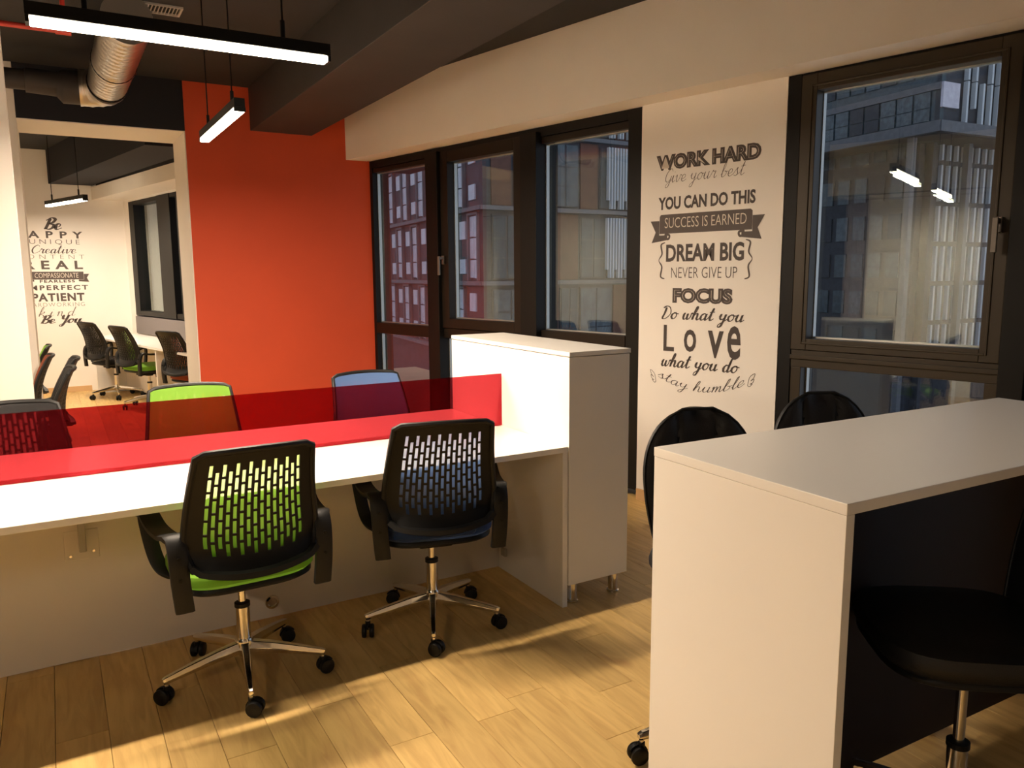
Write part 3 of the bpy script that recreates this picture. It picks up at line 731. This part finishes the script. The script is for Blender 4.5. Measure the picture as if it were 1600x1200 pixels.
SCR = {
 'e': (.75, [[(0, .35), (.45, .5), (.5, .85), (.3, 1), (.1, .75), (.1, .25), (.35, 0), (.75, .3)]]),
 'a': (.92, [[(.6, .8), (.4, 1), (.1, .7), (.1, .2), (.3, 0), (.55, .4), (.62, .95), (.6, .3), (.7, 0), (.92, .3)]]),
 'o': (.85, [[(.4, 1), (.1, .7), (.1, .25), (.35, 0), (.6, .3), (.6, .75), (.4, 1), (.55, .85), (.85, .8)]]),
 'u': (.95, [[(0, .4), (.13, 1), (.10, .3), (.3, 0), (.55, .35), (.62, 1), (.6, .3), (.7, 0), (.95, .3)]]),
 'y': (.95, [[(0, .6), (.13, 1), (.12, .45), (.35, .2), (.58, .5), (.65, 1), (.6, 0), (.45, -.8), (.2, -.9), (.2, -.55), (.6, -.1), (.95, .3)]]),
 'g': (.95, [[(.6, .8), (.35, 1), (.1, .65), (.15, .15), (.4, .05), (.6, .5), (.63, .95), (.6, 0), (.4, -.85), (.12, -.8), (.3, -.3), (.95, .3)]]),
 'i': (.52, [[(0, .3), (.18, 1), (.15, .3), (.28, 0), (.52, .3)], [(.22, 1.42), (.27, 1.5)]]),
 'v': (.85, [[(0, .7), (.15, 1), (.22, .3), (.35, 0), (.6, .5), (.62, 1), (.85, .85)]]),
 'r': (.85, [[(0, .3), (.2, 1.08), (.3, .88), (.55, .95), (.5, .4), (.6, 0), (.85, .3)]]),
 'b': (.85, [[(0, .3), (.3, 1.3), (.32, 1.95), (.2, 1.95), (.12, 1.2), (.12, .2), (.3, 0), (.6, .3), (.6, .7), (.35, .8), (.6, .72), (.85, .75)]]),
 's': (.75, [[(0, .3), (.35, 1.08), (.38, .7), (.52, .3), (.35, 0), (.08, .1)], [(.35, 0), (.75, .3)]]),
 't': (.65, [[(0, .3), (.28, 1.2), (.33, 1.8), (.22, 1.2), (.2, .3), (.35, 0), (.65, .3)], [(-.02, 1.2), (.55, 1.27)]]),
 'd': (.95, [[(.6, .8), (.35, 1), (.1, .65), (.15, .15), (.35, 0), (.55, .4), (.68, 2), (.6, .4), (.7, 0), (.95, .3)]]),
 'w': (1.15, [[(0, .6), (.15, 1), (.12, .3), (.3, 0), (.5, .3), (.54, .9), (.55, .3), (.7, 0), (.93, .4), (.95, 1), (1.15, .85)]]),
 'h': (.92, [[(0, .3), (.3, 1.3), (.34, 1.9), (.22, 1.95), (.12, 1.2), (.1, 0), (.2, .7), (.45, 1), (.55, .6), (.55, .2), (.7, 0), (.92, .3)]]),
 'n': (.85, [[(0, .7), (.12, 1), (.12, 0), (.2, .7), (.42, 1), (.52, .6), (.52, .2), (.65, 0), (.85, .3)]]),
 'm': (1.12, [[(0, .7), (.12, 1), (.12, 0), (.2, .7), (.38, 1), (.46, .6), (.46, 0), (.55, .7), (.72, 1), (.8, .6), (.8, .2), (.92, 0), (1.12, .3)]]),
 'l': (.5, [[(0, .3), (.28, 1.3), (.32, 1.9), (.2, 1.9), (.12, 1.2), (.12, .3), (.25, 0), (.5, .3)]]),
 'k': (.9, [[(0, .3), (.28, 1.3), (.3, 1.9), (.2, 1.9), (.12, 1.2), (.1, 0)], [(.12, .5), (.5, 1), (.5, .7), (.15, .5), (.5, .3), (.65, 0), (.9, .3)]]),
 'K': (1.0, [[(.2, 1.9), (.15, .9), (.05, -.1)], [(.15, .8), (.5, 1.4), (.75, 1.5), (.65, 1.1), (.2, .8), (.5, .4), (.75, -.4), (1.0, -.5)]]),
 'c': (.75, [[(.55, .8), (.35, 1), (.1, .7), (.1, .25), (.35, 0), (.75, .3)]]),
 'G': (1.0, [[(.9, 1.6), (.6, 2), (.15, 1.4), (.1, .5), (.45, .1), (.8, .5), (.85, .95), (.82, .4), (.7, -.5), (.4, -.7), (.35, -.3), (1.0, .3)]]),
 'D': (1.15, [[(.3, 1.75), (.28, .9), (.18, .05), (.6, .05), (1.0, .8), (.75, 1.7), (.3, 1.95), (-.05, 1.65)]]),
 'B': (1.05, [[(.3, 1.9), (.25, .9), (.15, 0)], [(-.05, 1.5), (.4, 2), (.85, 1.75), (.7, 1.2), (.35, 1.0), (.85, .8), (.85, .3), (.5, 0), (.05, .15)]]),
 'C': (1.1, [[(.95, 1.55), (.65, 1.9), (.2, 1.4), (.1, .6), (.4, 0), (.8, .15), (1.1, .4)]]),
 'Y': (1.0, [[(0, 1.6), (.15, 1.95), (.2, 1.2), (.45, .95), (.72, 1.4), (.8, 2), (.7, .8), (.5, -.6), (.2, -.8), (.2, -.4), (1.0, .3)]]),
 ' ': (.55, []),
}
def script_raw(txt, wid=.16, slant=.25, rough=0, arc=None, space=0, contrast=.6):
    vs = []; fs = []; x = 0
    for ch in txt:
        adv, strokes = SCR[ch]
        for st in strokes:
            P = crom([(x + a, b, 0) for a, b in st], 6); n = len(P); k0 = len(vs)
            for i, p in enumerate(P):
                d = (P[min(i + 1, n - 1)] - P[max(i - 1, 0)]);
                if d.length < 1e-6: d = Vector((1, 0, 0))
                d.normalize(); w = wid * (1 - contrast + contrast * max(0, -d.y if i > 0 else 0) ** .7 + .0)
                w *= (1 + rough * random.uniform(-.3, .3)); nn = Vector((-d.y, d.x, 0)) * w / 2
                for q in (p + nn, p - nn): vs.append((q.x + slant * q.y, q.y))
            for i in range(n - 1): fs.append((k0 + 2 * i, k0 + 2 * i + 1, k0 + 2 * i + 3, k0 + 2 * i + 2))
        x += adv + space
    if arc: vs = [(a, b + arc(a / x)) for a, b in vs]
    return vs, fs
def poly(pts): return pts, [tuple(range(len(pts)))]

ltr = thing('wall_lettering', 'tall dark motivational lettering on the white pillar between the windows', 'wall lettering', WF(2.70, 0, 0))
org = Vector(WF(2.70, 0, 0))
def PL1(x, z, lift):              # x = -(s) so it grows to the right as seen
    p = Vector(WF(-x, -lift, z)) - org; return tuple(p)
def line1(txt, s0, s1, zc, hgt, bold=0, m='decal', name='lettering', shear=0, space=1, lift=.0012):
    vs, fs = text_raw(txt, bold, space); vs = fit(vs, -s0, -s1, zc - hgt / 2, zc + hgt / 2, shear); return flat(name, vs, fs, MT[m], ltr, PL1, lift)
def script1(txt, s0, s1, z0, z1, wid=.16, m='decal', **k):
    vs, fs = script_raw(txt, wid, **k); vs = fit(vs, -s0, -s1, z0, z1); return flat('script_lettering', vs, fs, MT[m], ltr, PL1, .0012)
line1('WORK HARD', 3.078, 2.356, 2.188, .094, .075); 
vs, fs = text_raw('WORK HARD', -.040); vs = fit(vs, -3.062, -2.372, 2.152, 2.224)
xs_ = sorted(v[0] for v in vs); gap = max(zip(xs_[1:], xs_), key=lambda q: q[0] - q[1]); cut = (gap[0] + gap[1]) / 2
for side in (0, 1):
    keep = [i for i, v in enumerate(vs) if (v[0] > cut) == bool(side)]; ix = {i: k for k, i in enumerate(keep)}
    flat('inlay', [vs[i] for i in keep], [tuple(ix[i] for i in f) for f in fs if f[0] in ix], MT['inlay'], ltr, PL1, .0018)
script1('Give your best', 3.010, 2.450, 2.025, 2.150, .09, 'decalm', contrast=.4)
line1('YOU CAN DO THIS', 3.057, 2.382, 1.940, .078, .035)
rib = [(-3.045, 1.755), (-3.045, 1.860), (-3.035, 1.872), (-2.41, 1.872), (-2.398, 1.862), (-2.398, 1.770), (-2.398, 1.755)]
v_, f_ = poly(rib); flat('banner', v_, f_, MT['decalm'], ltr, PL1, .0010)
v_ = [(-3.115, 1.835), (-3.047, 1.835), (-3.047, 1.745), (-2.985, 1.745), (-2.985, 1.715), (-3.105, 1.700), (-3.075, 1.765)]
flat('banner_tail', v_, [tuple(range(7))], MT['decalm'], ltr, PL1, .0010)
v_ = [(-2.32, 1.835), (-2.396, 1.835), (-2.396, 1.745), (-2.465, 1.745), (-2.465, 1.715), (-2.335, 1.700), (-2.362, 1.765)]
flat('banner_tail', v_, [tuple(range(7))[::-1]], MT['decalm'], ltr, PL1, .0010)
for s, sg in ((-3.005, 1), (-2.445, -1)):
    pts = crom([(s, 1.752, 0), (s + sg * .035, 1.745, 0), (s + sg * .03, 1.722, 0), (s, 1.725, 0)], 5); vs = []; fs = []
    for i, p in enumerate(pts):
        d = (pts[min(i + 1, len(pts) - 1)] - pts[max(i - 1, 0)]).normalized(); nn = Vector((-d.y, d.x, 0)) * .007
        vs += [(p.x + nn.x, p.y + nn.y), (p.x - nn.x, p.y - nn.y)]
    flat('banner_curl', vs, [(2 * i, 2 * i + 1, 2 * i + 3, 2 * i + 2) for i in range(len(pts) - 1)], MT['decalm'], ltr, PL1, .0014)
line1('SUCCESS IS EARNED', 3.005, 2.434, 1.820, .062, -.008, 'inlay', lift=.0018)
line1('DREAM BIG', 2.991, 2.443, 1.634, .108, .032)
line1('NEVER GIVE UP', 2.949, 2.484, 1.513, .066, -.012, 'decalm')
for s, sg in ((-3.0, -1), (-2.435, 1)):
    pts = crom([(s, 1.70, 0), (s + sg * .030, 1.685, 0), (s + sg * .022, 1.63, 0), (s + sg * .045, 1.590, 0), (s + sg * .022, 1.55, 0), (s + sg * .030, 1.49, 0), (s, 1.475, 0)], 7); vs = []; fs = []
    for i, p in enumerate(pts):
        d = (pts[min(i + 1, len(pts) - 1)] - pts[max(i - 1, 0)]).normalized(); f = i / (len(pts) - 1); nn = Vector((-d.y, d.x, 0)) * (.0022 + .0035 * abs(math.sin(2 * PI * f)))
        vs += [(p.x + nn.x, p.y + nn.y), (p.x - nn.x, p.y - nn.y)]
    flat('brace', vs, [(2 * i, 2 * i + 1, 2 * i + 3, 2 * i + 2) for i in range(len(pts) - 1)], MT['decalm'], ltr, PL1, .0012)
line1('FOCUS', 2.935, 2.508, 1.372, .094, .075); line1('FOCUS', 2.920, 2.523, 1.372, .070, -.040, 'inlay', 'inlay', lift=.0018)
script1('Do what you', 3.016, 2.425, 1.185, 1.310, .24, 'decal', rough=.5, contrast=.5)
for ch, s0, s1, z0, z1 in (('L', 2.997, 2.915, 1.020, 1.185), ('o', 2.842, 2.752, 1.025, 1.165), ('v', 2.670, 2.560, 1.000, 1.165), ('e', 2.535, 2.445, 1.000, 1.200)):
    vs, fs = text_raw(ch, .015); flat('lettering', fit(vs, -s0, -s1, z0, z1), fs, MT['decal'], ltr, PL1, .0012)
script1('what you do', 3.013, 2.445, .880, 1.010, .24, 'decal', rough=.5, contrast=.5)
script1('stay humble', 3.036, 2.407, .765, .905, .10, 'decal', contrast=.35, arc=lambda f: -2.2 * math.sin(PI * f) ** .8 if 0 < f < 1 else 0)
for s, z, sg in ((-3.05, .845, -1), (-2.39, .885, 1)):
    vs = []; fs = []
    for st in ([(0, -.03), (.012, .02), (.045, .045), (.038, .02), (.02, .0)], [(.02, .0), (.04, .012), (.034, -.008), (.015, -.02)], [(.015, -.02), (.03, -.018), (.012, -.035), (0, -.03)]):
        pts = crom([(s + sg * a, z + b, 0) for a, b in st], 5); k0 = len(vs)
        for i, p in enumerate(pts):
            d = (pts[min(i + 1, len(pts) - 1)] - pts[max(i - 1, 0)]).normalized(); nn = Vector((-d.y, d.x, 0)) * .0016
            vs += [(p.x + nn.x, p.y + nn.y), (p.x - nn.x, p.y - nn.y)]
        fs += [(k0 + 2 * i, k0 + 2 * i + 1, k0 + 2 * i + 3, k0 + 2 * i + 2) for i in range(len(pts) - 1)]
    flat('wing', vs, fs, MT['decal'], ltr, PL1, .0012)

lt2 = thing('wall_lettering', 'brown lettering on the cream end wall of the far room', 'wall lettering', (-1.83, 8.95, 0))
def PL2(x, z, lift): return (x + 1.83, -lift, z)
def line2(txt, a0, a1, zc, h, bold=0, m='decalm', space=1, lift=.002, name='lettering'):
    vs, fs = text_raw(txt, bold, space); return flat(name, fit(vs, a0, a1, zc - h / 2, zc + h / 2), fs, MT[m], lt2, PL2, lift)
def script2(txt, a0, a1, z0, z1, wid, m='decalm', **k):
    vs, fs = script_raw(txt, wid, **k); return flat('script_lettering', fit(vs, a0, a1, z0, z1), fs, MT[m], lt2, PL2, .002)
script2('Be', -1.945, -1.74, 2.105, 2.265, .34)
line2('HAPPY', -2.30, -1.515, 2.045, .088, .03, space=1.9)
line2('UNIQUE', -2.115, -1.555, 1.95, .070, -.012, space=1.5)
script2('Creative', -2.10, -1.60, 1.805, 1.915, .20)
line2('CONTENT', -2.27, -1.515, 1.765, .055, -.015, 'decall', space=1.7)
line2('REAL', -2.20, -1.54, 1.661, .110, .03, space=1.7)
v_ = [(-2.25, 1.475), (-2.25, 1.575), (-1.54, 1.575), (-1.54, 1.475)]; flat('banner', v_, [(0, 1, 2, 3)], MT['decalm'], lt2, PL2, .0015)
v_ = [(-1.538, 1.545), (-1.475, 1.545), (-1.505, 1.495), (-1.480, 1.440), (-1.60, 1.450), (-1.60, 1.473), (-1.538, 1.473)]; flat('banner_tail', v_, [tuple(range(7))], MT['decalm'], lt2, PL2, .0015)
v_ = [(-2.252, 1.545), (-2.315, 1.545), (-2.285, 1.495), (-2.31, 1.440), (-2.10, 1.450), (-2.10, 1.473), (-2.252, 1.473)]; flat('banner_tail', v_, [tuple(range(7))[::-1]], MT['decalm'], lt2, PL2, .0015)
line2('COMPASSIONATE', -2.09, -1.60, 1.527, .062, -.008, 'inlay', lift=.003)
line2('FEARLESS', -2.04, -1.645, 1.453, .038, .04, space=1.3)
line2('IMPERFECT', -2.20, -1.50, 1.370, .064, .03, space=1.3)
line2('PATIENT', -2.14, -1.55, 1.247, .104, .04, space=1.15)
line2('HARDWORKING', -2.20, -1.555, 1.152, .050, -.015, 'decall', space=1.2)
script2('kind', -2.09, -1.655, 1.00, 1.125, .12, 'decall', space=.35)
script2('Be You', -2.075, -1.60, .865, 1.02, .34)

# ------------------------------------------------------------------ outside
th0 = math.radians(30.47)
def CW(lat, fwd):       # camera-heading plan coordinates -> world plan
    return (CX + math.cos(-th0) * lat - math.sin(-th0) * fwd if False else CX + lat * math.cos(th0) + fwd * math.sin(th0), CY - lat * math.sin(th0) + fwd * math.cos(th0))
def facade(name_t, label, corner, azL, azR, LL, LR, z0, z1):
    C0 = Vector((*CW(*corner), 0)); out = {}
    t = thing(name_t, label, 'building', (C0.x, C0.y, z0))
    def mk(az):
        d2 = CW(math.sin(az), math.cos(az)); return Vector((d2[0] - CX, d2[1] - CY, 0)).normalized()
    dL, dR = mk(math.radians(azL)), mk(math.radians(azR))
    def loc(d, s, o, z):
        # outward normal points to the camera side
        nn = Vector((d.y, -d.x, 0)); tocam = Vector((CX, CY, 0)) - (C0 + d * 5)
        if nn.dot(tocam) < 0: nn = -nn
        p = d * s + nn * o; return (p.x, p.y, z - z0)
    return t, (lambda v: loc(dL, *v)), (lambda v: loc(dR, *v))
# near block: grey panelled on its left face, dark glazed on its right face
bA, FL, FR = facade('office_block', 'panelled grey block with pale tall windows across the street', (-1.2, 34), -23.5, 58, 22, 9, -12, 26)
m = MB(); m.box(0, 26, -.3, 0, -12, 26, FL); m.build('left_wall', MT['ext_dark'], bA)
m = MB(); m.box(0, 9.5, -.3, 0, -12, 26, FR); m.build('right_wall', MT['ext_dark'], bA)
m = MB(); m.box(0, 26, -.3, -.2, 25.9, 26, FL); 
ST = 3.22; zb = -8.5
wa = None
for f in range(-3, 8):
    z = 1.15 + f * ST
    MB().box(-.25, 26, 0, .28, z - .16, z + .02, FL).build('ledge', MT['ext_grey'], bA)
    MB().box(-.25, 9.5, 0, .28, z - .16, z + .02, FR).build('ledge', MT['ext_grey'], bA)
    if z > 12 or z < -3: continue
    off = .35 if f % 2 else 1.6
    s = off - 1.3
    while s < 24:
        if s > .3:
            fr = MB(); 
            for a, b, c, d in ((s, s + .12, z + .05, z + 3.0), (s + 1.18, s + 1.3, z + .05, z + 3.0), (s, s + 1.3, z + 2.9, z + 3.0)): fr.box(a, b, 0, .16, c, d, FL)
            w = fr.build('window_surround', MT['ext_grey'], bA)
            p = MB()
            for a, b in ((z + .15, z + .95), (z + 1.0, z + 1.9), (z + 1.95, z + 2.85)): p.box(s + .14, s + .62, .01, .06, a, b, FL); p.box(s + .65, s + 1.16, .01, .06, a + .02, b, FL)
            p.build('window_pane', MT['ext_pale'], w)
        p = MB(); p.box(s + 1.75, s + 2.5, .0, .07, z + 1.9, z + 2.7, FL); p.build('infill_panel', MT['ext_pale'], bA)
        p = MB(); p.box(s + 1.75, s + 2.5, .0, .07, z + .35, z + 1.0, FL); p.build('infill_panel', MT['ext_pale'], bA)
        s += 3.0
    # right face
    s = .4; k = 0
    while s < 8.6:
        w_ = (1.5, 1.0, 1.9)[(k + f) % 3]
        mt_ = (MT['ext_blue'], MT['ext_brown'], MT['ext_blue2'])[(k * 2 + f) % 3]
        if mt_ is MT['ext_brown']: MB().box(s, s + w_, 0, .06, z + .05, z + 3.0, FR).build('brown_panel', mt_, bA)
        else:
            fr = MB(); fr.box(s, s + w_, 0, .05, z + .1, z + 2.9, FR); w = fr.build('window_surround', MT['ext_dark'], bA)
            p = MB(); h_ = w_ / 2
            for i in range(2):
                for a, b in ((.15, 1.0), (1.05, 1.85), (1.9, 2.85)): p.box(s + .06 + i * h_, s + h_ - .04 + i * h_, .05, .08, z + a, z + b, FR)
            p.build('window_pane', mt_, w)
        s += w_ + .12; k += 1
    if z > 0:
        for i in range(14):
            p = MB(); s = 6.6 + i * .17 + (f % 2) * .05; p.box(s, s + .06, .10, .30, z + .1 + (.4 if i % 3 == 0 else 0), z + 2.9, FR); p.build('fin', MT['ext_fin'], bA)
# tall dark block with white fins
bB, FL, FR = facade('tower_block', 'dark glazed tower with white vertical fins seen through the right window', (31.9, 60), -23.6, 63, 70, 40, -12, 60)
zl = 12.0
m = MB(); m.box(0, 60, -.4, 0, zl, 60, FL); m.build('left_wall', MT['ext_blue'], bB)
m = MB(); m.box(0, 40, -.4, 0, zl, 60, FR); m.build('right_wall', MT['ext_dark'], bB)
m = MB(); m.box(3.5, 60, -4.4, -4, -12, zl, FL); m.box(3.5, 60, -8, -.4, zl - .2, zl, FL); m.build('lower_wall', MT['ext_dark'], bB)
m = MB(); m.box(3.5, 40, -4.4, -4, -12, zl, FR); m.box(.5, 40, -8, -.4, zl - .25, zl - .05, FR); m.build('lower_wall', MT['ext_dark'], bB)
m = MB(); m.box(-.4, 60, 0, .5, zl - .3, zl + .5, FL); m.build('ledge', MT['ext_grey'], bB)
m = MB(); m.box(-.4, 40, 0, .5, zl - .3, zl + .5, FR); m.build('ledge', MT['ext_grey'], bB)
for i in range(5):
    s = .6 + i * 7; p = MB(); p.box(s, s + .5, -3, -2.5, -12, zl, FR); p.build('column', MT['ext_grey'], bB)
FH = 3.3
for f in range(0, 9):
    z = zl + .6 + f * FH
    MB().box(0, 60, 0, .15, z + 2.2, z + 2.7, FL).build('spandrel', MT['ext_dark'] if f % 2 else MT['ext_grey'], bB)
    MB().box(0, 1.9, 0, .2, z + .9, z + 2.7, FR).build('corner_panel', MT['ext_pale'], bB)
    k = 0; s = .8
    while s < 58:
        mt_ = random.choice((MT['ext_blue'], MT['ext_blue2'], MT['ext_dark'], MT['ext_blue2']))
        if f < 4: 
            p = MB(); p.box(s, s + 1.35, .02, .10, z + .05, z + .95, FL); p.box(s, s + 1.35, .02, .10, z + 1.02, z + 2.15, FL); p.build('window_pane', mt_, bB)
        s += 1.55
    if f in (3, 6): MB().box(-.3, 40, 0, .5, z + 2.75, z + 3.2, FR).build('ledge', MT['ext_grey'], bB)
    if f < 6:
        for i in range(22):
            s = 2.4 + i * .95
            if random.random() < .10: continue
            p = MB(); p.box(s, s + .22, .1, .45, z - .3 if random.random() < .8 else z + 1, z + 2.9, FR); p.build('fin', MT['ext_fin'], bB)
for f in range(0, 6):
    z = -6 + f * FH
    s = 4.2
    while s < 40:
        mt_ = random.choice((MT['ext_blue'], MT['ext_blue2'], MT['ext_dark'])); p = MB(); p.box(s, s + 1.3, -4, -3.9, z + .3, z + 2.4, FL); p.build('window_pane', mt_, bB); s += 1.9
    for i in range(16):
        s = 6 + i * .95; p = MB(); p.box(s, s + .22, -4, -3.7, z, z + 2.9, FR); p.build('fin', MT['ext_fin'], bB)
for s, z in ((33.0, zl + 1.2), (34.6, zl + 1.2), (36.2, zl + 1.2), (37.6, zl + 1.2), (14, zl + 5.2)):
    p = MB(); p.box(s, s + .9, .11, .14, z, z + .7, FL); p.build('lit_window', MT['litwin'], bB)
for s in (34.5, 37.0):
    p = MB(); p.box(s, s + 1.4, -3.9, -3.86, zl - 7.5, zl - 5.6, FL); p.build('lit_window', MT['litwin'], bB)
p = MB(); p.box(14.6, 15.2, .46, .5, zl + 8, zl + 12, FR); p.build('lit_window', MT['litwin'], bB)
g = MB().box(-60, 160, 8, 220, -12.3, -12).build('ground', MT['ext_ground']); struct(g)
